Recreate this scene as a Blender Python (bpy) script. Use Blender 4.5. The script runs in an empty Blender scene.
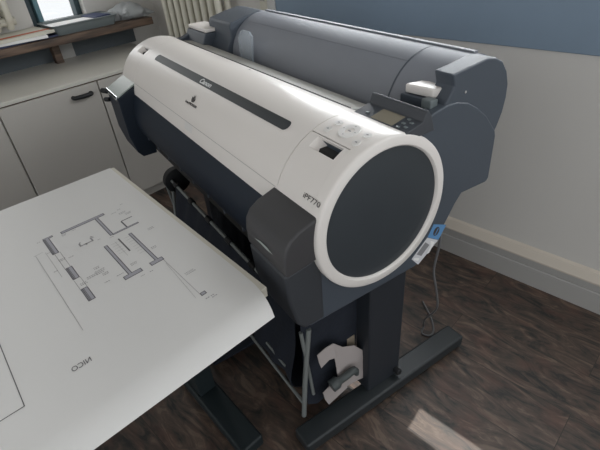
import bpy, bmesh, math, random
from mathutils import Vector, Matrix
random.seed(7)
PI = math.pi
C = bpy.context.scene.collection

# ------------------------------------------------------------------ materials
def mat(name, col, rough=.5, metal=0, spec=.5, var=0, vscale=20, bump=0, bscale=200, alpha=1, trans=0, coat=0):
    m = bpy.data.materials.new(name); m.use_nodes = True
    n = m.node_tree.nodes; l = m.node_tree.links
    b = n['Principled BSDF']
    b.inputs['Base Color'].default_value = (*col, 1)
    b.inputs['Roughness'].default_value = rough
    b.inputs['Metallic'].default_value = metal
    b.inputs['Specular IOR Level'].default_value = spec
    b.inputs['Alpha'].default_value = alpha
    b.inputs['Transmission Weight'].default_value = trans
    b.inputs['Coat Weight'].default_value = coat
    tc = n.new('ShaderNodeTexCoord')
    if var:
        no = n.new('ShaderNodeTexNoise'); no.inputs['Scale'].default_value = vscale; no.inputs['Detail'].default_value = 4
        l.new(tc.outputs['Object'], no.inputs['Vector'])
        mx = n.new('ShaderNodeMix'); mx.data_type = 'RGBA'
        mx.inputs[6].default_value = (*[c*(1-var) for c in col], 1)
        mx.inputs[7].default_value = (*[min(1, c*(1+var)) for c in col], 1)
        l.new(no.outputs['Fac'], mx.inputs[0]); l.new(mx.outputs[2], b.inputs['Base Color'])
    if bump:
        nb = n.new('ShaderNodeTexNoise'); nb.inputs['Scale'].default_value = bscale; nb.inputs['Detail'].default_value = 3
        l.new(tc.outputs['Object'], nb.inputs['Vector'])
        bp = n.new('ShaderNodeBump'); bp.inputs['Strength'].default_value = bump; bp.inputs['Distance'].default_value = .002
        l.new(nb.outputs['Fac'], bp.inputs['Height']); l.new(bp.outputs['Normal'], b.inputs['Normal'])
    return m

M = {}
M['white'] = mat('white_plastic', (.76, .72, .685), .33, var=.02, vscale=6)
M['white_btn'] = mat('button_plastic', (.72, .70, .68), .3)
M['dark'] = mat('dark_plastic', (.030, .036, .045), .5, var=.08, vscale=8, bump=.1, bscale=600)
M['side'] = mat('hazed_side_plastic', (.057, .070, .089), .5, var=.06, vscale=8, bump=.1, bscale=600)  # base colour lightened to stand in for haze
M['disc'] = mat('disc_plastic', (.030, .037, .044), .45, var=.05, vscale=8, bump=.08, bscale=600)
M['ink_low'] = mat('ink_base_plastic', (.034, .038, .045), .5, var=.05, vscale=8, bump=.1, bscale=600)
M['ink'] = mat('ink_door_plastic', (.044, .043, .046), .5, var=.05, vscale=8, bump=.1, bscale=600)
M['guide'] = mat('guide_plastic', (.012, .019, .031), .5, spec=.3)
M['stripe'] = mat('gloss_stripe', (.024, .030, .034), .5)
M['roll'] = mat('hazed_roll_plastic', (.20, .212, .24), .58, var=.08, vscale=5)  # paler than the plastic itself: haze mixed into the base colour
M['slot'] = mat('slot_metal', (.33, .32, .29), .5, var=.06, vscale=15)
M['rod'] = mat('rod_metal', (.24, .26, .255), .42, metal=.3)
M['chrome'] = mat('chrome', (.75, .77, .8), .15, metal=1)
M['greytop'] = mat('grey_top_plastic', (.36, .40, .38), .4)
M['cloth'] = mat('basket_cloth', (.010, .014, .024), .9, var=.25, vscale=30, bump=.5, bscale=90)
M['stand'] = mat('stand_paint', (.018, .022, .029), .5, bump=.1, bscale=500)
M['foot'] = mat('foot_paint', (.021, .026, .029), .42, bump=.1, bscale=500)
M['black'] = mat('black_rubber', (.008, .009, .011), .6)
M['seam'] = mat('seam_black', (.02, .02, .02), .8)
M['ink_text'] = mat('dark_print', (.045, .04, .04), .6)
M['silver_text'] = mat('silver_print', (.55, .56, .56), .35)
M['lcd'] = mat('lcd_glass', (.26, .23, .17), .2)
M['panel'] = mat('panel_plastic', (.05, .055, .065), .4)
M['blue'] = mat('blue_sticker', (.10, .25, .47), .5)
M['sticker'] = mat('white_sticker', (.62, .62, .64), .5)
M['stickgrey'] = mat('grey_print', (.22, .22, .23), .5)
M['paper'] = mat('plan_paper', (.70, .69, .675), .75, var=.015, vscale=4)
M['pline'] = mat('print_line', (.11, .105, .115), .8)
M['pdark'] = mat('print_dark', (.13, .125, .13), .8)
M['pfill'] = mat('print_fill', (.38, .375, .41), .8, var=.06, vscale=300)
M['pthin'] = mat('print_thin', (.36, .35, .35), .8)
M['pmark'] = mat('print_mark', (.36, .35, .355), .8)
M['desk'] = mat('desk_laminate', (.60, .57, .49), .5, var=.03, vscale=5)
M['deskmetal'] = mat('desk_steel', (.008, .015, .018), .55)
M['wall'] = mat('wall_paint', (.62, .60, .57), .85, var=.03, vscale=2, bump=.25, bscale=60)
M['trunk'] = mat('trunking_plastic', (.41, .40, .385), .5, var=.02, vscale=3)
M['ledge'] = mat('ledge_paint', (.60, .54, .465), .7, var=.04, vscale=6)
M['cab'] = mat('cabinet_laminate', (.50, .475, .44), .5, var=.03, vscale=4)
M['cabtop'] = mat('cabinet_top', (.62, .60, .545), .33, var=.03, vscale=4)
M['cabedge'] = mat('cabinet_gap', (.10, .065, .04), .7)
M['handle'] = mat('handle_black', (.008, .009, .011), .6)
M['teal'] = mat('teal_paint', (.10, .21, .25), .45)
M['darkteal'] = mat('dark_teal_paint', (.025, .05, .06), .5)
M['navy'] = mat('hazed_blue_cloth', (.21, .28, .36), .6, var=.08, vscale=3)  # blue lightened, haze put into the colour
M['jamb'] = mat('jamb_paint', (.55, .55, .54), .6)
M['rad'] = mat('radiator_enamel', (.60, .575, .49), .45)
M['tray'] = mat('tray_plastic', (.15, .175, .18), .4)
M['trayblue'] = mat('blue_plastic', (.02, .035, .10), .5)
M['sheet'] = mat('white_sheet', (.80, .80, .79), .8)
M['cream'] = mat('cream_sheet', (.62, .60, .52), .8, var=.04, vscale=25)
M['orange'] = mat('orange_print', (.50, .12, .05), .7)
M['bluepaper'] = mat('blue_folder', (.03, .04, .09), .6)
M['shelf_shade'] = mat('shelf_shade_paint', (.085, .10, .11), .7, var=.1, vscale=5)  # dark tone stands in for the shadow under the shelf
M['bag'] = mat('grey_bag', (.42, .44, .45), .35, alpha=.9, var=.1, vscale=30)
M['holder'] = mat('clear_plastic', (.42, .47, .52), .2, alpha=.45)
M['cord'] = mat('grey_cord', (.14, .14, .145), .5)
M['offcut'] = mat('shaded_offcut_paper', (.40, .36, .35), .8)  # white paper greyed: shade under the printer put into the colour
M['clipgrey'] = mat('grey_clip', (.06, .07, .07), .5)
M['tan'] = mat('tan_card', (.30, .25, .19), .8)

def glass():
    m = bpy.data.materials.new('window_glass'); m.use_nodes = True
    n = m.node_tree.nodes; l = m.node_tree.links
    for x in list(n): n.remove(x)
    out = n.new('ShaderNodeOutputMaterial'); mx = n.new('ShaderNodeMixShader'); tr = n.new('ShaderNodeBsdfTransparent'); gl = n.new('ShaderNodeBsdfGlossy')
    gl.inputs['Roughness'].default_value = .02; mx.inputs[0].default_value = .06
    l.new(tr.outputs[0], mx.inputs[1]); l.new(gl.outputs[0], mx.inputs[2]); l.new(mx.outputs[0], out.inputs['Surface'])
    return m
M['glass'] = glass()

def shelf_wood():
    m = bpy.data.materials.new('old_brown_wood'); m.use_nodes = True
    n = m.node_tree.nodes; l = m.node_tree.links; b = n['Principled BSDF']
    tc = n.new('ShaderNodeTexCoord'); mp = n.new('ShaderNodeMapping'); mp.inputs['Scale'].default_value = (12, 1.5, 14)
    l.new(tc.outputs['Object'], mp.inputs['Vector'])
    no = n.new('ShaderNodeTexNoise'); no.inputs['Scale'].default_value = 4; no.inputs['Detail'].default_value = 6
    l.new(mp.outputs[0], no.inputs['Vector'])
    cr = n.new('ShaderNodeValToRGB')
    cr.color_ramp.elements[0].position = .3; cr.color_ramp.elements[0].color = (.035, .022, .016, 1)
    cr.color_ramp.elements[1].position = .75; cr.color_ramp.elements[1].color = (.17, .11, .075, 1)
    l.new(no.outputs['Fac'], cr.inputs[0]); l.new(cr.outputs[0], b.inputs['Base Color'])
    b.inputs['Roughness'].default_value = .6
    return m
M['wood'] = shelf_wood()

def floor_mat():
    m = bpy.data.materials.new('rustic_vinyl_planks'); m.use_nodes = True
    n = m.node_tree.nodes; l = m.node_tree.links; b = n['Principled BSDF']
    tc = n.new('ShaderNodeTexCoord')
    br = n.new('ShaderNodeTexBrick')
    br.inputs['Color1'].default_value = (0, 0, 0, 1); br.inputs['Color2'].default_value = (1, 1, 1, 1)
    br.inputs['Mortar'].default_value = (.5, .5, .5, 1)
    br.inputs['Scale'].default_value = 1; br.inputs['Brick Width'].default_value = 1.2; br.inputs['Row Height'].default_value = .18
    br.inputs['Mortar Size'].default_value = .0012; br.inputs['Mortar Smooth'].default_value = .3
    br.offset = .37
    l.new(tc.outputs['Object'], br.inputs['Vector'])
    # shift the grain from plank to plank
    sc = n.new('ShaderNodeVectorMath'); sc.operation = 'SCALE'; sc.inputs['Scale'].default_value = 7.3
    l.new(br.outputs['Color'], sc.inputs[0])
    ad = n.new('ShaderNodeVectorMath'); ad.operation = 'ADD'
    l.new(tc.outputs['Object'], ad.inputs[0]); l.new(sc.outputs[0], ad.inputs[1])
    mp = n.new('ShaderNodeMapping'); mp.inputs['Scale'].default_value = (3.4, 10, 1)
    l.new(ad.outputs[0], mp.inputs['Vector'])
    n1 = n.new('ShaderNodeTexNoise'); n1.inputs['Scale'].default_value = 1.9; n1.inputs['Detail'].default_value = 8
    n1.inputs['Roughness'].default_value = .65; n1.inputs['Distortion'].default_value = 1.6
    l.new(mp.outputs[0], n1.inputs['Vector'])
    cr = n.new('ShaderNodeValToRGB'); e = cr.color_ramp.elements
    e[0].position = .38; e[0].color = (.020, .020, .020, 1)
    e[1].position = .64; e[1].color = (.155, .112, .085, 1)
    x = e.new(.45); x.color = (.050, .040, .034, 1)
    x = e.new(.56); x.color = (.095, .065, .050, 1)
    l.new(n1.outputs['Fac'], cr.inputs[0])
    mp2 = n.new('ShaderNodeMapping'); mp2.inputs['Scale'].default_value = (4, 8, 1)
    l.new(ad.outputs[0], mp2.inputs['Vector'])
    n2 = n.new('ShaderNodeTexNoise'); n2.inputs['Scale'].default_value = 2.2; n2.inputs['Detail'].default_value = 4
    l.new(mp2.outputs[0], n2.inputs['Vector'])
    r2 = n.new('ShaderNodeValToRGB'); r2.color_ramp.elements[0].position = .5; r2.color_ramp.elements[1].position = .75
    r2.color_ramp.elements[1].color = (.55, .55, .55, 1)
    l.new(n2.outputs['Fac'], r2.inputs[0])
    mx = n.new('ShaderNodeMix'); mx.data_type = 'RGBA'; mx.inputs[7].default_value = (.13, .062, .046, 1)
    l.new(r2.outputs[0], mx.inputs[0]); l.new(cr.outputs[0], mx.inputs[6])
    mo = n.new('ShaderNodeMix'); mo.data_type = 'RGBA'; mo.inputs[7].default_value = (.030, .024, .020, 1)
    l.new(br.outputs['Fac'], mo.inputs[0]); l.new(mx.outputs[2], mo.inputs[6])
    l.new(mo.outputs[2], b.inputs['Base Color'])
    b.inputs['Roughness'].default_value = .5
    bp = n.new('ShaderNodeBump'); bp.inputs['Strength'].default_value = .15; bp.inputs['Distance'].default_value = .002
    l.new(n1.outputs['Fac'], bp.inputs['Height']); l.new(bp.outputs['Normal'], b.inputs['Normal'])
    return m
M['floor'] = floor_mat()

# ------------------------------------------------------------------ helpers
def link(name, me, parent=None, loc=(0, 0, 0), rot=0):
    o = bpy.data.objects.new(name, me); C.objects.link(o)
    o.location = loc; o.rotation_euler = (0, 0, rot)
    if parent: o.parent = parent
    return o

def obj(name, bm, m, parent=None, smooth=False, bevel=0, seg=2, solid=0, loc=(0, 0, 0), rot=0, off=-1, label=None, sub=0):
    bmesh.ops.recalc_face_normals(bm, faces=bm.faces) if not solid else None
    me = bpy.data.meshes.new(name); bm.to_mesh(me); bm.free()
    for mm in (m if isinstance(m, (list, tuple)) else [m]): me.materials.append(M[mm])
    o = link(name, me, parent, loc, rot)
    if smooth:
        for p in me.polygons: p.use_smooth = True
        md = None
    if solid:
        s = o.modifiers.new('solid', 'SOLIDIFY'); s.thickness = solid; s.offset = off
        es = o.modifiers.new('split', 'EDGE_SPLIT'); es.split_angle = math.radians(40)
    if bevel:
        b = o.modifiers.new('bevel', 'BEVEL'); b.width = bevel; b.segments = seg; b.limit_method = 'ANGLE'; b.angle_limit = math.radians(38)
        for p in me.polygons: p.use_smooth = True
        w = o.modifiers.new('wn', 'WEIGHTED_NORMAL'); w.keep_sharp = True
    if sub:
        s = o.modifiers.new('sub', 'SUBSURF'); s.levels = sub; s.render_levels = sub
    if smooth and not bevel:
        me.set_sharp_from_angle(angle=math.radians(40))
    if label: o['label'] = label
    return o

def thing(name, label, cat, loc=(0, 0, 0), rot=0, group=None):
    o = link(name, None, None, loc, rot)
    o.empty_display_size = .1
    return tag(o, label, cat, group)

def tag(o, label, cat, group=None, kind=None):
    o['label'] = label; o['category'] = cat
    if group: o['group'] = group
    if kind: o['kind'] = kind
    return o

def struct(o, label=None, cat=None):
    o['kind'] = 'structure'
    if label: o['label'] = label; o['category'] = cat
    return o

def box(bm, x0, x1, y0, y1, z0, z1, mi=0):
    vs = [bm.verts.new(p) for p in ((x0, y0, z0), (x1, y0, z0), (x1, y1, z0), (x0, y1, z0), (x0, y0, z1), (x1, y0, z1), (x1, y1, z1), (x0, y1, z1))]
    for f in ((0, 3, 2, 1), (4, 5, 6, 7), (0, 1, 5, 4), (1, 2, 6, 5), (2, 3, 7, 6), (3, 0, 4, 7)):
        fc = bm.faces.new([vs[i] for i in f]); fc.material_index = mi
    return vs

def boxes(*bs):
    bm = bmesh.new()
    for b in bs: box(bm, *b)
    return bm

def prism(prof, x0, x1, axis='x'):
    """closed outline (y,z) swept along x"""
    bm = bmesh.new()
    f = lambda x, a, b: (x, a, b) if axis == 'x' else ((a, x, b) if axis == 'y' else (a, b, x))
    A = [bm.verts.new(f(x0, *p)) for p in prof]; B = [bm.verts.new(f(x1, *p)) for p in prof]
    n = len(prof)
    bm.faces.new(A); bm.faces.new(B[::-1])
    for i in range(n): bm.faces.new((A[i], A[(i+1) % n], B[(i+1) % n], B[i]))
    return bm

def spline(pts, k=6, closed=False):
    P = [Vector(p) for p in pts]; out = []
    n = len(P)
    for i in range(n if closed else n-1):
        g = (lambda j: P[j % n]) if closed else (lambda j: P[max(0, min(n-1, j))])
        p0, p1, p2, p3 = g(i-1), g(i), g(i+1), g(i+2)
        for s in range(k):
            t = s/k
            out.append(.5*((2*p1)+(-p0+p2)*t+(2*p0-5*p1+4*p2-p3)*t*t+(-p0+3*p1-3*p2+p3)*t**3))
    if not closed: out.append(P[-1])
    return out

def tube(bm, pts, r, n=10, cap=True):
    pts = [Vector(p) for p in pts]
    rings = []; up = None
    for i, p in enumerate(pts):
        d = (pts[min(i+1, len(pts)-1)]-pts[max(i-1, 0)]).normalized()
        if up is None:
            up = Vector((0, 0, 1)) if abs(d.z) < .9 else Vector((1, 0, 0))
        a = d.cross(up).normalized(); up = a.cross(d).normalized()
        rr = r[i] if isinstance(r, (list, tuple)) else r
        rings.append([bm.verts.new(p+rr*(math.cos(2*PI*k/n)*a+math.sin(2*PI*k/n)*up)) for k in range(n)])
    for A, B in zip(rings, rings[1:]):
        for k in range(n): bm.faces.new((A[k], A[(k+1) % n], B[(k+1) % n], B[k]))
    if cap:
        bm.faces.new(rings[0][::-1]); bm.faces.new(rings[-1])
    return bm

def tubes(*ts, n=10):
    bm = bmesh.new()
    for pts, r in ts: tube(bm, pts, r, n)
    return bm

def lathe_x(prof, yc, zc, n=96, a0=0, a1=2*PI, closed=True):
    """(x, r) outline turned about the x direction through (yc, zc)"""
    bm = bmesh.new(); full = abs(a1-a0-2*PI) < 1e-6
    m = n if full else n+1; rings = []
    for i in range(m):
        a = a0+(a1-a0)*i/n
        rings.append([bm.verts.new((x, yc-r*math.sin(a), zc+r*math.cos(a))) for x, r in prof])
    k = len(prof)
    for i in range(m if full else m-1):
        A, B = rings[i], rings[(i+1) % m]
        for j in range(k if closed else k-1): bm.faces.new((A[j], A[(j+1) % k], B[(j+1) % k], B[j]))
    if not full and closed:
        bm.faces.new(rings[0]); bm.faces.new(rings[-1][::-1])
    return bm

# ------------------------------------------------------------------ camera
pit, roll, yaw = 0.609308679, -0.0902477249, -0.807753509
fw = Vector((math.cos(pit)*math.sin(yaw), math.cos(pit)*math.cos(yaw), -math.sin(pit)))
r_ = Vector((math.cos(yaw), -math.sin(yaw), 0)); u_ = r_.cross(fw)
r2 = math.cos(roll)*r_+math.sin(roll)*u_; u2 = -math.sin(roll)*r_+math.cos(roll)*u_
cam = bpy.data.cameras.new('camera'); cam.lens = 36*443.03/600; cam.sensor_width = 36; cam.sensor_fit = 'HORIZONTAL'; cam.clip_start = .01
co = bpy.data.objects.new('camera', cam); C.objects.link(co)
co.matrix_world = Matrix(((r2.x, u2.x, -fw.x, 0), (r2.y, u2.y, -fw.y, 0), (r2.z, u2.z, -fw.z, 1.325), (0, 0, 0, 1)))
bpy.context.scene.camera = co

# ------------------------------------------------------------------ the room
XL, YW = -2.83, 1.60          # left wall face, rear wall face
o = struct(obj('floor', boxes((XL-.1, 1.9, -2.2, YW+.1, -.05, 0)), 'floor'))
struct(obj('ceiling', boxes((XL-.2, 1.9, -2.2, YW+.2, 2.6, 2.7)), 'wall'))
# left wall with a narrow window opening
w1y0, w1y1, w1z0, w1z1 = .865, 1.165, .91, 2.1
bm = boxes((XL-.2, XL, -2.2, w1y0, 0, 2.6), (XL-.2, XL, w1y1, YW+.2, 0, 2.6), (XL-.2, XL, w1y0, w1y1, 0, w1z0), (XL-.2, XL, w1y0, w1y1, w1z1, 2.6))
struct(obj('wall_left', bm, 'wall'))
# rear wall with a wide window opening
w2x0, w2x1, w2z0, w2z1 = -1.80, 1.0, .915, 2.45
bm = boxes((XL, w2x0, YW, YW+.2, 0, 2.6), (w2x1, 1.9, YW, YW+.2, 0, 2.6), (w2x0, w2x1, YW, YW+.2, 0, w2z0), (w2x0, w2x1, YW, YW+.2, w2z1, 2.6))
struct(obj('wall_rear', bm, 'wall'))

# left window: teal frame, glass
w = struct(obj('window_1', boxes((XL-.12, XL-.055, w1y0, w1y0+.045, w1z0, w1z1), (XL-.12, XL-.055, w1y1-.03, w1y1, w1z0, w1z1),
      (XL-.12, XL-.055, w1y0+.045, w1y1-.03, w1z0, w1z0+.03), (XL-.12, XL-.055, w1y0+.045, w1y1-.03, w1z1-.05, w1z1)), 'darkteal', bevel=.004))
obj('sash', boxes((XL-.075, XL-.03, w1y0+.046, w1y0+.072, w1z0+.03, w1z1-.05)), 'teal', w, bevel=.003)
obj('pane', boxes((XL-.10, XL-.094, w1y0+.045, w1y1-.03, w1z0+.03, w1z1-.05)), 'glass', w)

# rear window: pale jamb, blue lower panel; unseen upper parts and openings shape the sun
w = struct(obj('window_2', boxes((w2x0, w2x0+.10, YW-.012, YW+.08, w2z0, w2z1), (w2x1-.06, w2x1, YW-.005, YW+.08, w2z0, w2z1),
      (w2x0+.10, w2x1-.06, YW+.02, YW+.08, w2z1-.05, w2z1)), 'jamb', bevel=.004))
obj('blind', boxes((w2x0+.101, -.442, YW-.006, YW+.03, 1.435, w2z1-.05)), 'navy', w, bevel=.003)  # unseen, added to mask the sun on this side
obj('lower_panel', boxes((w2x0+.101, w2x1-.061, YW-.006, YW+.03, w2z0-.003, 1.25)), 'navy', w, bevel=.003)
obj('blind', boxes((-.4415, w2x1-.061, YW-.006, YW+.03, 1.435, 1.75)), 'navy', w, bevel=.003)  # unseen, leaves openings for the sun patch and the bright printer top
obj('jamb_strip', boxes((w2x0+.005, w2x0+.05, YW-.018, YW-.0115, w2z0, w2z1)), 'rad', w)
obj('latch', boxes((w2x0+.012, w2x0+.04, YW-.026, YW-.0175, 1.0, 1.03)), 'trunk', w, bevel=.003)
obj('added_mullion', boxes((-.56, -.442, YW-.004, YW+.045, 1.2505, 1.4345)), 'jamb', w, bevel=.003)  # unseen post, sized to cut the left edge of the sun patch
obj('pane', boxes((w2x0+.101, w2x1-.061, YW+.05, YW+.056, 1.2, w2z1-.05)), 'glass', w)

# cable trunking and ledge along the rear wall
prof = [(YW, 0), (YW-.025, 0), (YW-.025, .085), (YW-.021, .09), (YW-.021, .094), (YW-.025, .098), (YW-.025, .128), (YW, .128)]
struct(obj('baseboard_rear', prism(prof, XL+.001, 1.9), 'trunk'))
struct(obj('trim_1', prism([(YW, .128), (YW-.03, .128), (YW-.03, .134), (YW-.012, .165), (YW, .172)], XL+.001, 1.9), 'ledge'))

# ------------------------------------------------------------------ cabinet
cx0, cx1, cyR, cz = -2.815, -2.275, 1.365, .75
cab = thing('sideboard_cabinet', 'long cream sideboard cabinet with black bow handles under the wooden shelf', 'cabinet', (cx0, cyR, 0))
W_, L_ = cx1-cx0, 2.6
obj('body', boxes((0, W_-.02, -L_, -.002, .06, cz-.022), (.03, W_-.05, -L_+.02, -.02, 0, .06)), 'cab', cab, bevel=.002)
obj('worktop', boxes((0, W_, -L_, 0, cz-.018, cz)), 'cabtop', cab, bevel=.002, label='cream worktop with thin brown edge line')
obj('edge_line', boxes((.01, W_-.006, -L_, -.003, cz-.0225, cz-.0178)), 'cabedge', cab)
yy = [0.002-.0, -.42, -.905, -1.39, -1.875, -2.36]
dsplit = [-.003, -.484, -.947, -1.45, -1.95, -2.45]
for i in range(5):
    d = obj('door', boxes((W_-.0198, W_-.002, dsplit[i+1]+.0035, dsplit[i]-.0035, .07, cz-.024)), 'cab', cab, bevel=.0015)
    yc = dsplit[i+1]+.115 if i % 2 == 0 else dsplit[i]-.092
    hp = spline([(W_-.003, yc-.045, cz-.068), (W_+.016, yc-.038, cz-.068), (W_+.021, yc, cz-.068), (W_+.016, yc+.038, cz-.068), (W_-.003, yc+.045, cz-.068)], 5)
    obj('handle', tubes((hp, .0105), n=8), 'handle', d, smooth=True)

# ------------------------------------------------------------------ shelf on the left wall
sh = thing('wooden_shelf', 'rough brown wooden shelf board fixed to the wall below the narrow window', 'shelf', (XL, 1.43, .865))
bm = bmesh.new()
ys = [-2.4+i*.08 for i in range(31)]
A = []
for y in ys:
    e = .25+random.uniform(-.005, .005)
    if y > -.01: y = 0.0
    A.append([bm.verts.new(p) for p in ((.001, y, 0), (e, y, 0), (e+random.uniform(-.004, .004), y, .019), (e-.002, y, .038), (.001, y, .038))])
for a, b in zip(A, A[1:]):
    for k in range(5): bm.faces.new((a[k], a[(k+1) % 5], b[(k+1) % 5], b[k]))
bm.faces.new(A[0][::-1]); bm.faces.new(A[-1])
obj('board', bm, 'wood', sh, bevel=.003)
obj('support', boxes((.06, .10, -.551, -.511, -.115, -.0005)), 'wood', sh, bevel=.002)
obj('bracket', boxes((.001, .024, -.487, -.412, -.115, -.0005)), 'trunk', sh, bevel=.002, label='white panel under the board')
obj('shade_board', boxes((.001, .02, -2.4, -.488, -.115, -.0005)), 'shelf_shade', sh)  # added boards, shadow under the shelf put into their colour
obj('shade_board', boxes((.001, .02, -.411, -.02, -.115, -.0005)), 'shelf_shade', sh)

# ------------------------------------------------------------------ radiators
def radiator(label, loc, rot, n, h=1.35):
    t = thing('column_radiator', label, 'radiator', loc, rot, 'cream column radiators on the walls')
    pitch = .062
    for i in range(n):
        bm = bmesh.new(); x = i*pitch
        for yk in (-.03, .03):
            tube(bm, spline([(x, 0, .02), (x, yk*.6, .05), (x, yk, .10), (x, yk, h*.5), (x, yk, h-.1), (x, yk*.6, h-.05), (x, 0, h-.02)], 4), .017, 10)
        tube(bm, [(x-.03, 0, .05), (x+.031, 0, .05)], .02, 10); tube(bm, [(x-.03, 0, h-.05), (x+.031, 0, h-.05)], .02, 10)
        obj('radiator_column', bm, 'rad', t, smooth=True)
    for bx in (.02, n*pitch-.11):
        for bz in (.2, h-.25): obj('wall_bracket', boxes((bx, bx+.03, .04, .0695 if loc[0] < XL+.2 else .085, bz, bz+.04)), 'rad', t)
    return t
radiator('tall cream column radiator behind the printer, left of the blue blind', (-2.50, YW-.085, .28), 0, 9, 1.25)
radiator('cream column radiator cut off by the photo edge, left of the narrow window', (XL+.07, .30, .941), PI/2, 8, .9)

# ------------------------------------------------------------------ things on the shelf
ZS = .9032
t = thing('letter_tray', 'grey plastic tray holding white sheets on the shelf under the window', 'tray', (-2.70, 1.05, ZS), .0)
bm = bmesh.new()
def rrect(x0, x1, y0, y1, r, z, k=4):
    pts = []
    for cx, cy, a in ((x1-r, y1-r, 0), (x0+r, y1-r, PI/2), (x0+r, y0+r, PI), (x1-r, y0+r, 1.5*PI)):
        for i in range(k+1): pts.append((cx+r*math.cos(a+i*PI/2/k), cy+r*math.sin(a+i*PI/2/k), z))
    return pts
def loft(bm, loops, cap0=True, cap1=True, mi=0):
    Ls = [[bm.verts.new(p) for p in lp] for lp in loops]
    for a, b in zip(Ls, Ls[1:]):
        n = len(a)
        for k in range(n): bm.faces.new((a[k], a[(k+1) % n], b[(k+1) % n], b[k])).material_index = mi
    if cap0: bm.faces.new(Ls[0][::-1])
    if cap1: bm.faces.new(Ls[-1])
loft(bm, [rrect(-.095, .095, -.155, .165, .02, 0), rrect(-.11, .11, -.17, .18, .025, .042), rrect(-.118, .118, -.178, .188, .028, .046), rrect(-.118, .118, -.178, .188, .028, .050),
          rrect(-.104, .104, -.164, .174, .02, .050), rrect(-.092, .092, -.152, .162, .018, .006)])
obj('tray_body', bm, 'tray', t, smooth=True)
p = thing('paper_stack', 'white sheets lying inside the grey tray', 'paper', (-2.70, 1.03, ZS+.0065))
obj('sheet', boxes((-.085, .085, -.125, .13, 0, .03), (-.08, .088, -.12, .135, .0301, .033)), 'sheet', p, bevel=.001)
tag(obj('blue_folder', boxes((-.09, .06, -.02, .075, 0, .004), (-.088, .058, -.02, .072, .0041, .007)), 'trayblue', None, bevel=.001, loc=(-2.705, 1.145, ZS+.0403), rot=.12),
    'dark blue folder on the right end of the sheets in the tray', 'folder')
# bag
bm = bmesh.new()
bmesh.ops.create_icosphere(bm, subdivisions=4, radius=1)
for v in bm.verts:
    d = v.co.normalized()
    k = 1+.12*math.sin(7*d.x+3*d.y)*math.cos(5*d.y-2*d.z)+.05*math.sin(17*d.y+11*d.x)
    v.co = Vector((d.x*.085*k, d.y*.125*k*(1.15 if d.y > 0 else 1), max(-.03, d.z*.052*k)+.03))
    if v.co.y > .02: v.co.z *= max(.25, 1-.75*(v.co.y-.02)/.12)
tag(obj('plastic_bag', bm, 'bag', None, smooth=True, loc=(-2.70, 1.362, ZS)), 'crumpled grey plastic bag on the right end of the wooden shelf', 'bag')
# brochures
def leaf(name, mats, w, d, th, bend=0, stripe=None):
    bm = bmesh.new(); n = 8; rows = []
    for i in range(n+1):
        x = -w/2+w*i/n; z = bend*((i/n)**2)
        rows.append([bm.verts.new((x, y, z+zz)) for y, zz in ((-d/2, 0), (d/2, 0), (d/2, th), (-d/2, th))])
    for a, b in zip(rows, rows[1:]):
        for k in range(4): bm.faces.new((a[k], b[k], b[(k+1) % 4], a[(k+1) % 4]))
    bm.faces.new(rows[0]); bm.faces.new(rows[-1][::-1])
    if stripe:
        x0, x1, y0, y1 = stripe
        z = lambda x: bend*((x+w/2)/w)**2+th+.0005
        q = [bm.verts.new((x, y, z(x))) for x, y in ((x0, y0), (x1, y0), (x1, y1), (x0, y1))]
        bm.faces.new(q).material_index = 1
    return obj(name, bm, mats, None)
o = leaf('folder', ['bluepaper'], .2, .34, .008); o.location = (-2.705, .72, ZS); o.rotation_euler.z = .05
tag(o, 'dark blue folder at the bottom of the paper pile on the shelf', 'folder')
o = leaf('magazine', ['sheet'], .20, .29, .012); o.location = (-2.69, .70, ZS+.0085); o.rotation_euler.z = -.12
tag(o, 'white magazine between blue folder and orange striped brochure on the shelf', 'magazine')
o = leaf('brochure', ['cream', 'orange'], .21, .28, .014, 0, (.035, .075, -.125, .14)); o.location = (-2.70, .735, ZS+.0210); o.rotation_euler.z = .10
tag(o, 'cream brochure with an orange stripe on top of the paper pile', 'brochure')
o = leaf('leaflet', ['cream'], .16, .2, .006); o.location = (-2.66, .46, ZS); o.rotation_euler.z = .3
tag(o, 'pale leaflet at the left photo edge on the shelf', 'leaflet')

# ------------------------------------------------------------------ printer
D0 = -0.221155819
PR = thing('large_format_printer', 'large white and dark grey wide format plotter on a black stand beside the desk', 'printer', (-.4186, .6456, 0), D0)
ZC, RR = .8046, .1745
def arcpt(x, a, r=RR): return (x, -r*math.sin(a), ZC+r*math.cos(a))
def arc_sheet(x0, x1, a0, a1, r=RR, nx=2, na=40, skip=None):
    bm = bmesh.new()
    xs = x0 if isinstance(x0, list) else [x0+(x1-x0)*i/nx for i in range(nx+1)]
    as_ = [a0+(a1-a0)*i/na for i in range(na+1)] if not isinstance(a0, list) else a0
    V = [[bm.verts.new(arcpt(x, a, r)) for a in as_] for x in xs]
    for i in range(len(xs)-1):
        for j in range(len(as_)-1):
            if skip and skip(i, j): continue
            q = (V[i][j], V[i+1][j], V[i+1][j+1], V[i][j+1])
            bm.faces.new(q if as_[-1] < as_[0] else q[::-1])
    return bm
A_BOT, A_TOP = math.radians(82.4), math.radians(-20.5)
XA, XB = -.152, -1.150       # seams between lid and side covers
def seq(a, b, n): return [a+(b-a)*i/n for i in range(n+1)]

# chassis behind everything
prof = [(-.15, .60), (-.15, .80), (-.155, .84), (-.13, .90), (-.08, .945), (0, .955), (.06, .945), (.11, .935), (.15, .88), (.33, .80), (.33, .77), (.24, .765), (.16, .62)]
obj('chassis', prism(prof, -1.26, -.045), 'seam', PR)
lid = obj('front_lid', arc_sheet(XB, XA-.0016, A_BOT, math.radians(-20.5), na=48), 'white', PR, smooth=True, solid=.008, off=-1)
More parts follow.
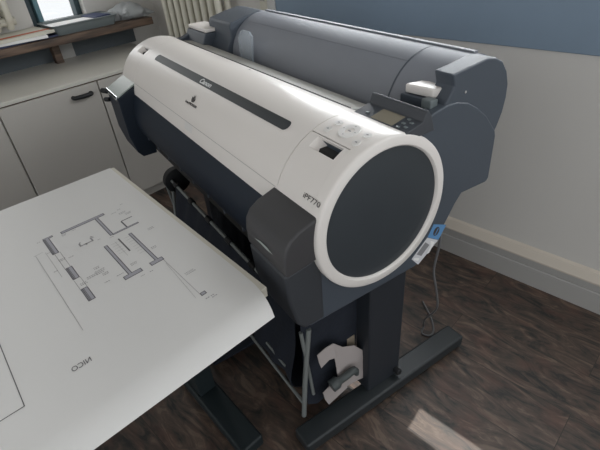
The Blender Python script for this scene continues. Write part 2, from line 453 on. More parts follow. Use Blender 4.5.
# lid details
obj('lid_groove', arc_sheet(XB+.01, XA-.006, math.radians(68.3), math.radians(68.8), r=RR+.0003, na=2), 'trunk', lid)
def patch_rr(x0, x1, a0, a1, rc, r=RR+.0008, n=10):
    """rounded bar lying on the cover"""
    bm = bmesh.new(); sa, sb = a0*RR, a1*RR
    cols = []
    xs = [x0+rc*(1-math.cos(PI/2*i/n)) for i in range(n+1)]+[x1-rc*(1-math.cos(PI/2*(n-i)/n)) for i in range(n+1)]
    for x in xs:
        dx = max(0, x0+rc-x, x-(x1-rc)); ins = rc-math.sqrt(max(0, rc*rc-dx*dx))
        s0, s1 = sa+ins, sb-ins
        cols.append([bm.verts.new(arcpt(x, (s0+(s1-s0)*k/5)/RR, r)) for k in range(6)])
    for A_, B_ in zip(cols, cols[1:]):
        for k in range(5): bm.faces.new((A_[k], B_[k], B_[k+1], A_[k+1]))
    bmesh.ops.remove_doubles(bm, verts=bm.verts, dist=1e-6)
    return bm
obj('stripe', patch_rr(-1.066, -.215, math.radians(23.9), math.radians(32.4), .0125), 'stripe', lid, smooth=True, label='glossy dark stripe along the lid')

def text(name, body, x, a, h, m, parent, r=RR+.0012, width=None, bold=0, align='LEFT'):
    cu = bpy.data.curves.new(name, 'FONT'); cu.body = body; cu.size = h; cu.extrude = .0002; cu.align_x = align; cu.offset = bold
    tmp = bpy.data.objects.new('tmp', cu); C.objects.link(tmp)
    dg = bpy.context.evaluated_depsgraph_get(); me = bpy.data.meshes.new_from_object(tmp.evaluated_get(dg))
    bpy.data.objects.remove(tmp)
    if width:
        w = max(v.co.x for v in me.vertices)-min(v.co.x for v in me.vertices)
        for v in me.vertices: v.co.x *= width/w
    me.materials.clear(); me.materials.append(M[m])
    if a is not None:
        ca, sa = math.cos(a), math.sin(a); p = arcpt(x, a, r)
        for v in me.vertices:
            u, t, nn = v.co
            t -= h*.36; v.co = (p[0]+u, p[1]+t*ca-nn*sa, p[2]+t*sa+nn*ca)
    return link(name, me, parent)
text('maker_name', 'Canon', -.682, math.radians(28.2), .021, 'silver_text', lid, width=.074, bold=.0006)
# small emblem: a flame like hand over a caption bar
bm = bmesh.new(); aL = math.radians(51)
def flat(bm, pts, a, x, off=.0006, mi=0):
    ca, sa = math.cos(a), math.sin(a); p = arcpt(x, a, RR+off)
    bm.faces.new([bm.verts.new((p[0]+u, p[1]+t*ca, p[2]+t*sa)) for u, t in pts]).material_index = mi
flat(bm, [(-.008, .003), (.006, .003), (.012, .010), (.010, .018), (.004, .012), (.006, .026), (0, .017), (-.003, .024), (-.006, .015), (-.013, .018), (-.012, .009)], aL, -.645)
obj('emblem', bm, 'ink_text', lid)
text('emblem_caption', 'imagePROGRAF', -.686, math.radians(52), .0098, 'ink_text', lid, width=.078, bold=.0003)
# finger tab at the bottom of the lid
obj('finger_tab', arc_sheet(-.655, -.60, math.radians(68.9), math.radians(76), r=RR+.0006, na=6), 'white_btn', lid, smooth=True)
bm = bmesh.new(); flat(bm, [(-.006, .003), (.006, .003), (0, -.004)], math.radians(-13.5), -.612, .0006)
obj('arrow_mark', bm, 'ink_text', lid)

# side covers with finger recesses
def side_cover(name, x0, x1, rx0, rx1):
    xs = [x0, rx0, rx1, x1]; ra0, ra1 = math.radians(24), math.radians(33.5)
    a_all = seq(math.radians(22.9), ra0, 1)[:-1]+seq(ra0, ra1, 8)+seq(ra1, A_BOT, 26)[1:]
    n0 = 1; n1 = 9
    o = obj(name, arc_sheet(xs, None, a_all, None, skip=lambda i, j: i == 1 and n0 <= j < n1), 'white', PR, smooth=True, solid=.008, off=-1)
    # recess: pale sloped floor and side, dark deep end
    bm = bmesh.new()
    P = lambda x, a, r: bm.verts.new(arcpt(x, a, r))
    d = .018
    tl, tr, bl, br = P(rx0, ra0, RR), P(rx1, ra0, RR), P(rx0, ra1, RR), P(rx1, ra1, RR)
    tl2, tr2 = P(rx0+.018, ra0, RR-d), P(rx1-.004, ra0, RR-d)
    bl2, br2 = P(rx0+.018, ra1-.02, RR-d*.8), P(rx1-.004, ra1-.02, RR-d*.8)
    for f, mi in (((bl, br, br2, bl2), 0), ((tl, bl, bl2, tl2), 0), ((br, tr, tr2, br2), 1), ((tr, tl, tl2, tr2), 1), ((tl2, bl2, br2, tr2), 1)):
        bm.faces.new(f).material_index = mi
    obj('finger_recess', bm, ['white', 'side'], o)
    return o
rc = side_cover('side_cover', XA, -.0302, -.124, -.044)
lc = side_cover('side_cover', -1.2798, XB-.0016, -1.252, -1.176)
# control surface above the seam
cp = obj('control_panel', arc_sheet(XA, -.0302, A_TOP, math.radians(22.1), na=20), 'white', PR, smooth=True, solid=.008, off=-1)
lp = obj('top_panel', arc_sheet(-1.2798, XB-.0016, A_TOP, math.radians(22.6), na=20), 'white', PR, smooth=True, solid=.008, off=-1)
def disc_on(x, a, r, h=.0015, n=20, hole=0):
    bm = bmesh.new(); ca, sa = math.cos(a), math.sin(a)
    def q(u, t, nn):
        p = arcpt(x, a, RR+nn); return bm.verts.new((p[0]+u, p[1]+t*ca, p[2]+t*sa))
    lo = [q(r*math.cos(2*PI*k/n), r*math.sin(2*PI*k/n), -.001) for k in range(n)]
    hi = [q(r*.93*math.cos(2*PI*k/n), r*.93*math.sin(2*PI*k/n), h) for k in range(n)]
    for k in range(n): bm.faces.new((lo[k], lo[(k+1) % n], hi[(k+1) % n], hi[k]))
    if hole:
        mid = [q(hole*math.cos(2*PI*k/n), hole*math.sin(2*PI*k/n), h) for k in range(n)]
        dn = [q(hole*.95*math.cos(2*PI*k/n), hole*.95*math.sin(2*PI*k/n), h-.0015) for k in range(n)]
        for k in range(n):
            bm.faces.new((hi[k], hi[(k+1) % n], mid[(k+1) % n], mid[k])); bm.faces.new((mid[k], mid[(k+1) % n], dn[(k+1) % n], dn[k]))
        bm.faces.new(dn)
    else: bm.faces.new(hi)
    return bm
for (x, a) in ((-.121, 7.2), (-.123, 16), (-.036, 6.9), (-.035, 16.3)):
    b_ = obj('button', disc_on(x, math.radians(a), .0095), 'white_btn', cp, smooth=True)
    bm = bmesh.new(); flat(bm, [(-.003, -.001), (.003, -.001), (.003, .001), (-.003, .001)], math.radians(a), x, .0021)
    flat(bm, [(-.001, .001), (.001, .001), (0, .0035)], math.radians(a), x, .0021)
    obj('button_icon', bm, 'stickgrey', b_)
b_ = obj('navigation_pad', disc_on(-.078, math.radians(9.8), .0235, .0012, 32, .0105), 'white_btn', cp, smooth=True)
bm = bmesh.new()
for k in range(4):
    u, t = .0165*math.cos(k*PI/2), .0165*math.sin(k*PI/2)
    flat(bm, [(u-.002, t-.001), (u+.002, t-.001), (u, t+.002)], math.radians(9.8), -.078, .0018)
flat(bm, [(-.004, -.0015), (.004, -.0015), (.004, .0015), (-.004, .0015)], math.radians(9.8), -.078, .0004)
obj('pad_icons', bm, 'stickgrey', b_)
text('model_name', 'iPF770', -.0655, math.radians(61.1), .0150, 'ink_text', rc, width=.052, bold=-.0001)

# end rings and discs
ringp = [(-.03, RR), (-.008, RR), (-.003, RR-.0012), (0, RR-.005), (.0005, .1535), (-.002, .1505), (-.006, .1495), (-.03, .1495)]
obj('end_ring', lathe_x(ringp, 0, ZC, 128), 'white', PR, smooth=True)
dp = [(-.006, .1496), (-.0055, .146), (-.004, .08), (-.0035, .0001), (-.02, .0001), (-.02, .1496)]
obj('end_disc', lathe_x(dp, 0, ZC, 96), 'disc', PR, smooth=True)
obj('end_ring', lathe_x([(-1.31-x, r) for x, r in ringp], 0, ZC, 96), 'white', PR, smooth=True)
obj('end_disc', lathe_x([(-1.31-x, r) for x, r in dp], 0, ZC, 64), 'disc', PR, smooth=True)

# side panels
sp = [(-.19, .585), (-.215, .62), (-.222, .70), (-.20, .80), (-.16, .86), (-.11, .925), (-.05, .957), (.02, .962), (.09, .962), (.125, .974), (.15, .981), (.185, .986), (.215, .984), (.25, .973),
      (.285, .952), (.32, .925), (.345, .897), (.362, .878), (.368, .862), (.372, .748), (.364, .739), (.272, .742), (.252, .718), (.233, .686), (.214, .655), (.19, .620), (.165, .597), (.13, .585)]
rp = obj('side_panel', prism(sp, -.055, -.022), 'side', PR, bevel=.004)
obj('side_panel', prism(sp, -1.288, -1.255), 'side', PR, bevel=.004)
# stickers on the right side panel
def sidefacet(bm, pts, x, mi=0): bm.faces.new([bm.verts.new((x, y, z)) for y, z in pts]).material_index = mi
bm = bmesh.new(); sidefacet(bm, [(.181, .691), (.229, .668), (.206, .632), (.164, .660)], -.0215)
s = obj('blue_sticker', bm, 'blue', rp)
bm = bmesh.new()
sidefacet(bm, [(.194+.011*math.cos(k*PI/6), .664+.013*math.sin(k*PI/6)) for k in range(12)], -.0212)
sidefacet(bm, [(.188, .656), (.191, .654), (.201, .670), (.198, .672)], -.0209, 1)
obj('sticker_symbol', bm, ['ink_text', 'blue'], s)
bm = bmesh.new(); sidefacet(bm, [(.163, .6595), (.205, .6315), (.140, .586), (.114, .617)], -.0215)
s = obj('white_sticker', bm, 'sticker', rp)
bm = bmesh.new()
sidefacet(bm, [(.158, .648), (.174, .632), (.148, .610), (.130, .624)], -.0212)
sidefacet(bm, [(.176, .644), (.192, .632), (.176, .606), (.168, .606), (.178, .626)], -.0209, 1)
sidefacet(bm, [(.122, .618), (.142, .606), (.138, .600), (.120, .611)], -.0209, 1)
obj('sticker_symbol', bm, ['stickgrey', 'sheet'], s)

# ink tank covers at both front corners
def ink_cover(x0, x1, m_lid):
    low = [(-.15, .587), (-.205, .587), (-.222, .61), (-.236, .68), (-.240, .755), (-.150, .768)]
    t = obj('ink_tank_cover', prism(low, x0, x1-.0105), 'ink_low', PR, bevel=.008, seg=3)
    lidp = [(-.15, .772), (-.2405, .7592), (-.241, .80), (-.237, .823), (-.226, .840), (-.205, .853), (-.164, .866), (-.15, .868)]
    obj('ink_tank_lid', prism(lidp, x0, x1), m_lid, t, bevel=.006, seg=3)
    return t
ik = ink_cover(-.166, -.010, 'ink')
bm = bmesh.new()
bm.faces.new([bm.verts.new(p) for p in ((-.125, -.2425, .793), (-.10, -.2425, .800), (-.075, -.2425, .800), (-.052, -.2425, .795), (-.075, -.2425, .792), (-.10, -.2425, .794))])
obj('lid_streak', bm, 'greytop', ik)  # pale flat streak on the lid front
ik2 = obj('ink_tank_cover', prism([(-.15, .587), (-.205, .587), (-.222, .61), (-.236, .68), (-.236, .826), (-.164, .860), (-.15, .862)], -1.305, -1.148), 'guide', PR, bevel=.004)  # body darkened: shade on its inner side put into the colour
obj('ink_tank_lid', prism([(-.15, .8625), (-.164, .8605), (-.234, .8275), (-.234, .834), (-.164, .867), (-.15, .868)], -1.304, -1.150), 'greytop', ik2, bevel=.002, label='grey green lid')
obj('lid_trim', prism([(-.2365, .818), (-.240, .818), (-.242, .826), (-.238, .834), (-.2345, .835), (-.2345, .828)], -1.304, -1.150), 'chrome', ik2, bevel=.001)
obj('hinge_peg', tubes(([(-1.30, -.237, .822), (-1.325, -.25, .822)], .010)), 'black', ik2, smooth=True)
obj('hinge_peg', tubes(([(-1.30, -.237, .79), (-1.32, -.25, .788)], .009)), 'black', ik2, smooth=True)

# exit guide under the lid
gp = spline([(-.166, .830, 0), (-.182, .79, 0), (-.190, .755, 0), (-.188, .715, 0), (-.172, .675, 0), (-.14, .655, 0)], 5)
bm = bmesh.new(); V0 = [bm.verts.new((-1.146, p.x, p.y)) for p in gp]; V1 = [bm.verts.new((-.168, p.x, p.y)) for p in gp]
for i in range(len(gp)-1): bm.faces.new((V0[i], V1[i], V1[i+1], V0[i+1]))
eg = obj('exit_guide', bm, 'guide', PR, smooth=True, solid=.006)
for k in range(9):
    x = -1.08+k*.108
    obj('guide_rib', boxes((x, x+.006, -.186, -.15, .674, .694)), 'side', eg, bevel=.001)
obj('guide_lip', tubes(([(-1.146, -.179, .688), (-.168, -.179, .688)], .007)), 'ink', eg, smooth=True)

# rear feed slot
fs = obj('feed_slot', prism([(.063, .955), (.063, .966), (.075, .962), (.135, .950), (.145, .925), (.12, .92)], -1.22, -.19), 'slot', PR, bevel=.002)
obj('slot_line', boxes((-1.22, -.19, .0615, .066, .966, .9685)), 'seam', fs)
# roll unit
YR, ZR, RRR = .305, .915, .137
def rollprof(r, yc=YR, zc=ZR, a0=-95, a1=118, n=40, extra=()):
    pts = [(yc-r*math.sin(math.radians(a0+(a1-a0)*i/n)), zc+r*math.cos(math.radians(a0+(a1-a0)*i/n))) for i in range(n+1)]
    return pts+list(extra)
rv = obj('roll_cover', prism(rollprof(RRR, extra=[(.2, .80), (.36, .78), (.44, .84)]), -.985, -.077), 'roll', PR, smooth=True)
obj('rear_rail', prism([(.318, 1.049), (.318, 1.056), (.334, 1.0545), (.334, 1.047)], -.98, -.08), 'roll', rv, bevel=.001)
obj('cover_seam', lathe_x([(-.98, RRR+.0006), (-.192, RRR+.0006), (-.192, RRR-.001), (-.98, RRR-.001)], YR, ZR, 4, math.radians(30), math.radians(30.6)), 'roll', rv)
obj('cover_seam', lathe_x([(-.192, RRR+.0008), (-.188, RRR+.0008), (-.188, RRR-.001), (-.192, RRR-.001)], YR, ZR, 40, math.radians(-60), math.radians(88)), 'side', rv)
# end housings
def housing(x0, x1, front):
    pr_ = front+[(.297, 1.055), (.325, 1.050), (.35, 1.037), (.371, 1.012), (.384, .982), (.387, .95), (.383, .915), (.372, .885), (.36, .86), (.33, .80)]
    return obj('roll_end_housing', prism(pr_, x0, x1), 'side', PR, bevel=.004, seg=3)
h1 = housing(-.076, -.026, [(.16, .80), (.160, .93), (.172, .975), (.20, 1.018), (.192, 1.044)])
h2 = housing(-1.165, -.986, [(.13, .80), (.14, .93), (.172, .985), (.172, 1.022), (.180, 1.034), (.24, 1.046)])
obj('screw', lathe_x([(-.027, .0001), (-.024, .0001), (-.024, .003), (-.027, .003)], .235, 1.0, 12), 'chrome', h1)

# release lever behind the display
lv = obj('release_lever', prism([(-.128, .165), (-.058, .175), (-.036, .262), (-.052, .268), (-.075, .225), (-.118, .205)], .992, 1.012, 'z'), 'white', PR, bevel=.004)
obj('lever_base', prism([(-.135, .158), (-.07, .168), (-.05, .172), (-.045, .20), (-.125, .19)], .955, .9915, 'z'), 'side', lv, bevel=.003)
obj('lever_pin', boxes((-.066, -.040, .150, .172, .972, .998)), 'tray', lv, bevel=.003)
l2 = obj('release_lever', boxes((-1.28, -1.115, .132, .205, .991, 1.004)), 'white', PR, bevel=.003)
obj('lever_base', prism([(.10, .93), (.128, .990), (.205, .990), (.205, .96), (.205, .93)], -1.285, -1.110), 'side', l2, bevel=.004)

# display hood
dh = bmesh.new()
f0, f1 = (.040, .968), (.100, 1.002)
dispp = [(.036, .955), (.042, .9715), (.090, .982), (.098, 1.000), (.103, 1.002), (.112, .990), (.125, .955)]
ds = obj('display_hood', prism(dispp, -.158, -.002), 'panel', PR, bevel=.0015)
def slope(y): return .9715+(y-.042)*(.982-.9715)/(.090-.042)
bm = bmesh.new()
bm.faces.new([bm.verts.new((x, y, slope(y)+.0006)) for x, y in ((-.108, .050), (-.045, .050), (-.045, .086), (-.108, .086))])
obj('display_screen', bm, 'lcd', ds, label='yellowish small screen')
for x, y in ((-.032, .053), (-.032, .068), (-.032, .083), (-.018, .060), (-.018, .076), (-.128, .06)):
    obj('button', boxes((x-.004, x+.004, y-.003, y+.003, slope(y)-.001, slope(y)+.002)), 'tray', ds, bevel=.001)

# stand
for xo in (0, -1.16):
    obj('stand_column', boxes((-.152+xo, -.090+xo, .045, .178, .055, .62)), 'stand', PR, bevel=.006)
    ft = obj('stand_foot', boxes((-.128+xo, -.056+xo, -.215, .462, .014, .060)), 'foot', PR, bevel=.008, seg=3)
    obj('foot_pad', boxes((-.118+xo, -.066+xo, .36, .44, 0, .0145)), 'black', ft, bevel=.004)
    obj('foot_pad', boxes((-.118+xo, -.066+xo, -.20, -.12, 0, .0145)), 'black', ft, bevel=.004)
obj('knob', lathe_x([(-.09, .009), (-.078, .011), (-.07, .011), (-.068, .008), (-.068, .0001), (-.09, .0001)], .160, .085, 16), 'black', PR, smooth=True)
obj('stand_crossbar', boxes((-1.26, -.15, .085, .135, .22, .32)), 'stand', PR, bevel=.005)

# output basket: cloth and rods
XR, XLF = -.145, -1.17
ym, zm = [], []
bk_path = [Vector(p) for p in ((0, -.118, .440), (0, -.135, .36), (0, -.15, .25), (0, -.160, .145), (0, -.10, .105), (0, .0, .12), (0, .05, .30), (0, .055, .5), (0, .05, .60))]
bk_path = spline(bk_path, 4)
bm = bmesh.new(); rows = []
for i in range(33):
    x = XLF+.03+(XR-.06-XLF-.03)*i/32
    rows.append([bm.verts.new((x, p.y+.006*math.sin(i*1.7+k*.6), p.z+.008*math.sin(i*.9+k*.5)-.02*math.sin(PI*i/32))) for k, p in enumerate(bk_path)])
for a, b in zip(rows, rows[1:]):
    for k in range(len(bk_path)-1): bm.faces.new((a[k], a[k+1], b[k+1], b[k]))
bk = obj('basket_cloth', bm, 'cloth', PR, smooth=True, solid=.003)
def rod(pts, r=.006, m='rod'): return obj('rod', tubes((pts, r)), m, bk, smooth=True)
for xo in (XR, XLF):
    rod([(xo, -.167, .060), (xo, -.150, .22), (xo, -.122, .420)], .0075)
    rod([(xo-.003, -.124, .13), (xo-.006, -.128, .20), (xo-.003, -.146, .420)], .0055)
rod([(XR, -.166, .130), (XLF, -.166, .130)], .0055)
rod([(XR-.10, -.157, .188), (XR-.215, -.157, .188)], .005)
rod([(XR, -.122, .440), (XLF, -.122, .440)], .0065)
for k in range(6):
    x = -.30-k*.165
    obj('clip', tubes(([(x, -.122, .440), (x+.035, -.122, .440)], .011)), 'black', bk, smooth=True)
obj('wheel', lathe_x([(XLF-.03, .045), (XLF-.025, .056), (XLF+.005, .056), (XLF+.01, .045), (XLF+.01, .0001), (XLF-.03, .0001)], -.095, .43, 28), 'black', bk, smooth=True)
obj('cloth_flap', boxes((-1.10, -.508, -.308, -.135, .030, .042)), 'cloth', bk, bevel=.004)
bm = bmesh.new()
sd = [[(-.153+.004*math.sin(k+j), -.145+.19*k/6, .52-.43*j/6-.02*math.sin(k*1.3)) for k in range(7)] for j in range(7)]
V = [[bm.verts.new(p) for p in r] for r in sd]
for a, b in zip(V, V[1:]):
    for k in range(6): bm.faces.new((a[k], a[k+1], b[k+1], b[k]))
obj('cloth_side', bm, 'cloth', bk, smooth=True, solid=.003)

# ------------------------------------------------------------------ paper offcut in the basket
PL = lambda x, y, z: PR_M @ Vector((x, y, z))
PR_M = Matrix.Translation((-.4186, .6456, 0)) @ Matrix.Rotation(D0, 4, 'Z')
bm = bmesh.new()
def strip(bm, secs, mi=0):
    V = [[bm.verts.new(p) for p in s] for s in secs]
    for a, b in zip(V, V[1:]):
        for k in range(len(a)-1): bm.faces.new((a[k], a[k+1], b[k+1], b[k])).material_index = mi
oc = thing('paper_offcut', 'folded white paper offcut lying in the basket beside the stand column', 'paper', PL(-.118, -.02, .06), D0)
bm = bmesh.new()
fold = [(.000, -.062, .290), (.004, -.040, .288), (-.002, -.006, .250), (-.006, .022, .222), (.002, .058, .150), (.0, .080, .090), (-.004, .088, .02)]
strip(bm, [[(0, -.098, .275), (0, -.094, .240), (0, -.088, .212)], [(0, -.068, .284), (0, -.066, .255), (0, -.060, .226)], [(.0, -.042, .283), (.002, -.040, .25), (.004, -.036, .222)]])
strip(bm, [[(0, -.042, .283), (0, -.040, .222), (.002, -.036, .17), (.004, -.034, .118), (.004, -.03, .06)], [(-.006, -.005, .235), (-.005, -.004, .18), (-.003, -.002, .14), (-.002, 0, .10), (0, .0, .05)],
           [(-.004, .035, .215), (-.002, .036, .17), (0, .04, .13), (.002, .042, .09), (.002, .042, .05)], [(0, .075, .160), (.002, .078, .12), (.002, .082, .09), (.002, .083, .06), (.002, .083, .035)]])
strip(bm, [[(.006, -.092, .105), (.006, -.086, .065), (.006, -.074, .030)], [(.006, -.040, .128), (.006, -.034, .08), (.006, -.026, .045)], [(.004, .0, .12), (.004, .0, .08), (.004, .0, .05)]])
obj('sheet', bm, 'offcut', oc, smooth=True, solid=.002)
cl = thing('edge_clip', 'dark grey hooked plastic clip lying across the white paper offcut', 'clip', PL(-.10, -.045, .14), D0)
hk = spline([(0, -.045, .052), (0, -.03, .054), (0, .01, .056), (0, .035, .060), (0, .050, .050), (0, .050, .032)], 5)
obj('clip_body', tubes((hk, [.019]*7+[.012]*11+[.008]*8), n=10), 'clipgrey', cl, smooth=True)
tc_ = obj('card_piece', boxes((-.002, .002, -.014, .014, 0, .06)), 'tan', None, bevel=.001, loc=PL(-.147, .022, .225), rot=D0)
tag(tc_, 'small tan card piece tucked behind the white offcut beside the column', 'card')

# translucent piece added in place of reflections on the roll holder flange
bm = prism([(-.055, 0), (.03, 0), (.045, .085), (.03, .098), (-.02, .098), (-.055, .07)], -.004, .004, 'y')
tag(obj('reflection_plate', bm, 'holder', None, bevel=.002, loc=PL(-.83, .152, .935), rot=D0), 'translucent plastic sleeve standing in for reflections on the roll holder flange', 'plate')

# ------------------------------------------------------------------ power cord and plug
cd = thing('power_cord', 'grey power cord hanging from the back of the printer to the floor', 'cord', PL(-.10, .34, 0), D0)
pts = [(.045, -.095, .70), (.052, -.098, .66), (.05, -.09, .58), (.02, -.06, .45), (0, -.01, .33), (-.04, .06, .17), (-.10, .08, .05), (-.105, .085, .0045), (-.085, .055, .0045), (-.06, .07, .0045), (-.07, .10, .0045), (-.12, .14, .0045), (-.20, .18, .0045)]
obj('cable', tubes((spline(pts, 8), .0036), n=8), 'cord', cd, smooth=True)
obj('plug', tubes(([(.036, -.094, .735), (.042, -.095, .712), (.050, -.097, .68)], [.014, .014, .007]), n=12), 'black', cd, smooth=True)

# ------------------------------------------------------------------ desk and plan
O = Vector((-1.317, .461, 0)); ux = Vector((.9959, -.0903, 0)); vv = Vector((-.052, -.9987, 0))
def S(s, t, z): p = O+ux*s+vv*t; return Vector((p.x, p.y, z))
dk = thing('desk', 'cream topped desk with dark steel T legs, covered by the floor plan sheet', 'desk', S(.4, .8, 0))
def rel(o, v): return v-o.location
bm = bmesh.new()
base = S(.4, .8, 0)
def quadbox(bm, s0, s1, t0, t1, z0, z1):
    P8 = [S(s, t, z)-base for z in (z0, z1) for s, t in ((s0, t0), (s1, t0), (s1, t1), (s0, t1))]
    vs = [bm.verts.new(p) for p in P8]
    for f in ((0, 3, 2, 1), (4, 5, 6, 7), (0, 1, 5, 4), (1, 2, 6, 5), (2, 3, 7, 6), (3, 0, 4, 7)): bm.faces.new([vs[i] for i in f])
    return bm
obj('desktop', quadbox(bmesh.new(), .003, .788, -.011, 1.6, .695, .720), 'desk', dk, bevel=.0015)
for t0, t1 in ((.010, .090), (1.45, 1.53)):
    lg = obj('leg', quadbox(bmesh.new(), .30, .42, t0+.01, t1-.01, .05, .694), 'deskmetal', dk, bevel=.004)
    obj('leg_foot', quadbox(bmesh.new(), .04, .668, t0, t1, 0.002, .05), 'deskmetal', lg, bevel=.008)
obj('modesty_panel', quadbox(bmesh.new(), .34, .36, .085, 1.455, .30, .65), 'deskmetal', dk)

s_flat = .791
def curl(s, z0=.7206):
    if s <= s_flat: return s, z0
    R_ = .085; a = (s-s_flat)/R_
    return s_flat+R_*math.sin(a), z0-R_*(1-math.cos(a))
S_END = .856
def PS(s, t, up=0):
    q, z = curl(s)
    if s > s_flat:
        a = (s-s_flat)/.085; q += up*math.sin(a); z += up*math.cos(a)
    else: z += up
    return S(q, t, z)
pb = S(.4, .5, .7206)
bm = bmesh.new()
ss = [0, .1, .2, .3, .4, .5, .6, .7]+[s_flat-.03+i*.006 for i in range(int((S_END-s_flat+.03)/.006)+1)]
tt = [0, .15, .3, .45, .6, .75, .9, 1.05]
def edge(s):  # the free corner narrows a little where it bends down
    return 0.0 if s < .74 else .02*((s-.74)/(S_END-.74))**1.6
V = [[bm.verts.new(PS(s, max(t, edge(s)) if j == 0 else t)-pb) for j, t in enumerate(tt)] for s in ss]
for a, b in zip(V, V[1:]):
    for k in range(len(tt)-1): bm.faces.new((a[k], a[k+1], b[k+1], b[k]))
def bar(s0, t0, s1, t1, w, mi, up=.0004):
    d = Vector((s1-s0, t1-t0)); L = d.length; d /= L; nrm = Vector((-d.y, d.x))*w/2
    n = max(1, int(L/.05)) if max(s0, s1) > .7 else 1
    for i in range(n):
        p, q = Vector((s0, t0))+d*L*i/n, Vector((s0, t0))+d*L*(i+1)/n
        c = [p+nrm, p-nrm, q-nrm, q+nrm]
        bm.faces.new([bm.verts.new(PS(x, y, up)-pb) for x, y in c]).material_index = mi
def wallbar(s0, t0, s1, t1, w):
    bar(s0, t0, s1, t1, w, 1, .0003)
    d = Vector((s1-s0, t1-t0)).normalized()*.0018
    bar(s0+d.x, t0+d.y, s1-d.x, t1-d.y, w-.0038, 2, .0005)
for a in ((.251, .2303, .251, .118, .012), (.2544, .141, .3624, .141, .0090), (.361, .1388, .361, .0704, .0070), (.3926, .1704, .5364, .1704, .0090), (.540, .1872, .540, .1457, .014),
          (.3896, .1072, .5365, .1072, .0085), (.540, .1253, .540, .0940, .014), (.247, .2727, .247, .2491, .009), (.7068, .0963, .7068, .0839, .010)):
    wallbar(*a)
for s0, s1, tc2 in ((.2480, .3303, .266), (.4054, .4589, .2615), (.5016, .5510, .2605)):
    wallbar(s0, tc2, s1, tc2, .015)
    bar(s0, tc2+.004, s1, tc2+.004, .0018, 3, .0007); bar(s0, tc2+.0015, s1, tc2+.0015, .0012, 3, .0007)
bar(.3890, .1366, .4574, .1366, .0036, 3); bar(.3219, .1004, .3575, .1004, .0036, 1); bar(.3217, .1, .3217, .0705, .003, 1)
for s0, s1, t in ((.3326, .41, .2692), (.329, .4071, .257), (.4621, .5053, .268), (.459, .5059, .2537)): bar(s0, t, s1, t, .0011, 4)
bar(.3017, .3040, .5365, .3040, .0011, 4); bar(.3054, .283, .4295, .283, .0008, 4); bar(.301, .308, .2995, .287, .001, 4)
bar(.5475, .0963, .7049, .0963, .0011, 4); bar(.5617, .098, .707, .108, .0007, 4)
bar(.5365, .304, .62, .304, .0009, 4)
# stair treads and fittings
for i in range(8): bar(.40+i*.012, .125, .40+i*.012, .112, .0007, 4)
for i in range(5): bar(.40+i*.012, .160, .40+i*.012, .143, .0007, 4)
bar(.395, .1475, .47, .1475, .0007, 4)
# furniture ghost
for a in ((.335, .213, .347, .213, .004), (.347, .215, .347, .182, .004), (.33, .184, .347, .184, .004), (.345, .20, .352, .20, .004), (.325, .182, .335, .178, .003), (.33, .209, .337, .214, .003)): bar(*a, 5)
# illegible notes: rows of tiny ticks
def note(s, t, L, rows=1, along='t', gap=.0055):
    for r in range(rows):
        p = 0
        while p < L:
            w = random.uniform(.0015, .004)
            if along == 't': bar(s+r*gap, t-p, s+r*gap, t-p-w, .0026, 5)
            else: bar(s+p, t-r*gap, s+p+w, t-r*gap, .0026, 5)
            p += w+.0014
for a in ((.2485, .287, .008), (.3132, .281, .006), (.3977, .291, .006), (.3617, .270, .014, 2), (.3707, .2495, .008), (.2631, .2068, .008), (.3694, .15, .010), (.4077, .068, .014, 2), (.4852, .097, .011, 2),
          (.5415, .1078, .006), (.6263, .087, .022, 2), (.725, .0836, .008, 2), (.7245, .0953, .006), (.505, .157, .014, 2), (.5611, .158, .008), (.4543, .2223, .012, 2), (.4886, .2153, .012, 2), (.4841, .2625, .014, 2),
          (.5208, .2225, .012), (.2677, .1052, .012), (.2614, .0858, .010), (.2412, .0695, .006), (.3542, .1742, .006), (.5623, .1377, .006), (.262, .232, .010, 2), (.282, .09, .016, 2), (.295, .078, .012, 2), (.475, .245, .022, 2), (.47, .225, .018, 3), (.52, .195, .014)):
    note(*a)
# frame corner of the drawing
bar(.5547, .430, .7094, .430, .0014, 1); bar(.7094, .4293, .7094, .75, .0016, 1); bar(.12, .430, .5547, .430, .0014, 1)
pl = obj('plan_sheet', bm, ['paper', 'pline', 'pfill', 'pdark', 'pthin', 'pmark'], None, smooth=False, loc=pb)
# heading, read from the other side of the desk
cu = bpy.data.curves.new('t', 'FONT'); cu.body = 'NICO'; cu.size = .017; cu.align_x = 'LEFT'
tmp = bpy.data.objects.new('tmp', cu); C.objects.link(tmp)
me = bpy.data.meshes.new_from_object(tmp.evaluated_get(bpy.context.evaluated_depsgraph_get())); bpy.data.objects.remove(tmp)
xm = max(v.co.x for v in me.vertices)
for v in me.vertices:
    u, t, _ = v.co
    v.co = PS(.7025-t, .3505-(xm-u)*.80, .0006)-pb
me.materials.clear(); me.materials.append(M['pline'])
link('plan_heading', me, pl)
tag(pl, 'large white floor plan print lying on the desk, near edge curling down', 'floor plan')

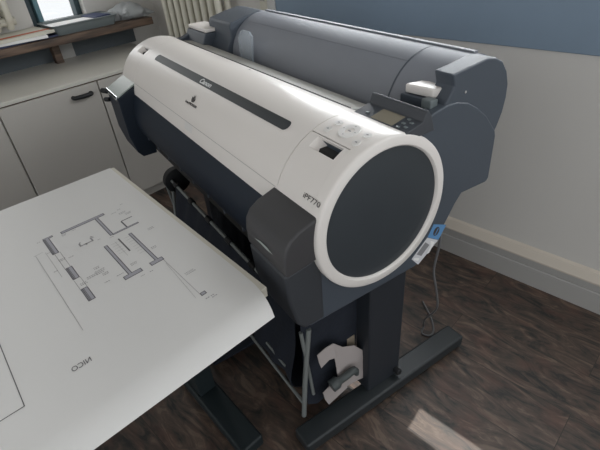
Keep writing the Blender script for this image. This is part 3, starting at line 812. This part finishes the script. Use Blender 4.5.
# ------------------------------------------------------------------ light
sc = bpy.context.scene
wd = bpy.data.worlds.new('world'); sc.world = wd; wd.use_nodes = True
n = wd.node_tree.nodes; l = wd.node_tree.links; bg = n['Background']
bg.inputs[0].default_value = (.95, .98, 1, 1)
tc = n.new('ShaderNodeTexCoord'); sx = n.new('ShaderNodeSeparateXYZ'); mr = n.new('ShaderNodeMapRange')
mr.interpolation_type = 'SMOOTHSTEP'
for k, v in ((1, .45), (2, .95), (3, 1.15), (4, .3)): mr.inputs[k].default_value = v
m2 = n.new('ShaderNodeMapRange'); m2.interpolation_type = 'SMOOTHSTEP'
for k, v in ((1, -.03), (2, .02), (3, -.05), (4, 0)): m2.inputs[k].default_value = v
ad = n.new('ShaderNodeMath'); ad.operation = 'ADD'
l.new(tc.outputs['Generated'], sx.inputs[0]); l.new(sx.outputs['Z'], mr.inputs[0]); l.new(sx.outputs['Z'], m2.inputs[0])
l.new(mr.outputs[0], ad.inputs[0]); l.new(m2.outputs[0], ad.inputs[1]); l.new(ad.outputs[0], bg.inputs[1])
def area(name, loc, target, sx, sy, power, col=(1, 1, 1)):
    L = bpy.data.lights.new(name, 'AREA'); L.shape = 'RECTANGLE'; L.size = sx; L.size_y = sy; L.energy = power; L.color = col
    o = bpy.data.objects.new(name, L); C.objects.link(o); o.location = loc
    o.rotation_euler = (Vector(target)-Vector(loc)).to_track_quat('-Z', 'Y').to_euler()
    return o
area('rear_window_daylight', (-.80, YW+.02, 1.328), (-.80, 0, .98), 1.7, .145, 13, (.97, .99, 1))
area('upper_window_daylight', (.25, YW+.02, 2.07), (-.5, .4, .9), 1.36, .62, 8, (.97, .99, 1))
area('left_window_daylight', (XL-.16, 1.0, 1.55), (XL+1, 1.0, 1.3), .25, 1.0, 3.5, (1, 1, 1))
sun = bpy.data.lights.new('sun', 'SUN'); sun.energy = 3.3; sun.angle = .006; sun.color = (1, .93, .85)
so = bpy.data.objects.new('sun', sun); C.objects.link(so)
so.rotation_euler = Vector((.10, -1, -1.573)).to_track_quat('-Z', 'Y').to_euler()
sc.view_settings.view_transform = 'Standard'; sc.view_settings.look = 'None'; sc.view_settings.gamma = 1; sc.view_settings.exposure = 0
sc.view_settings.use_curve_mapping = False
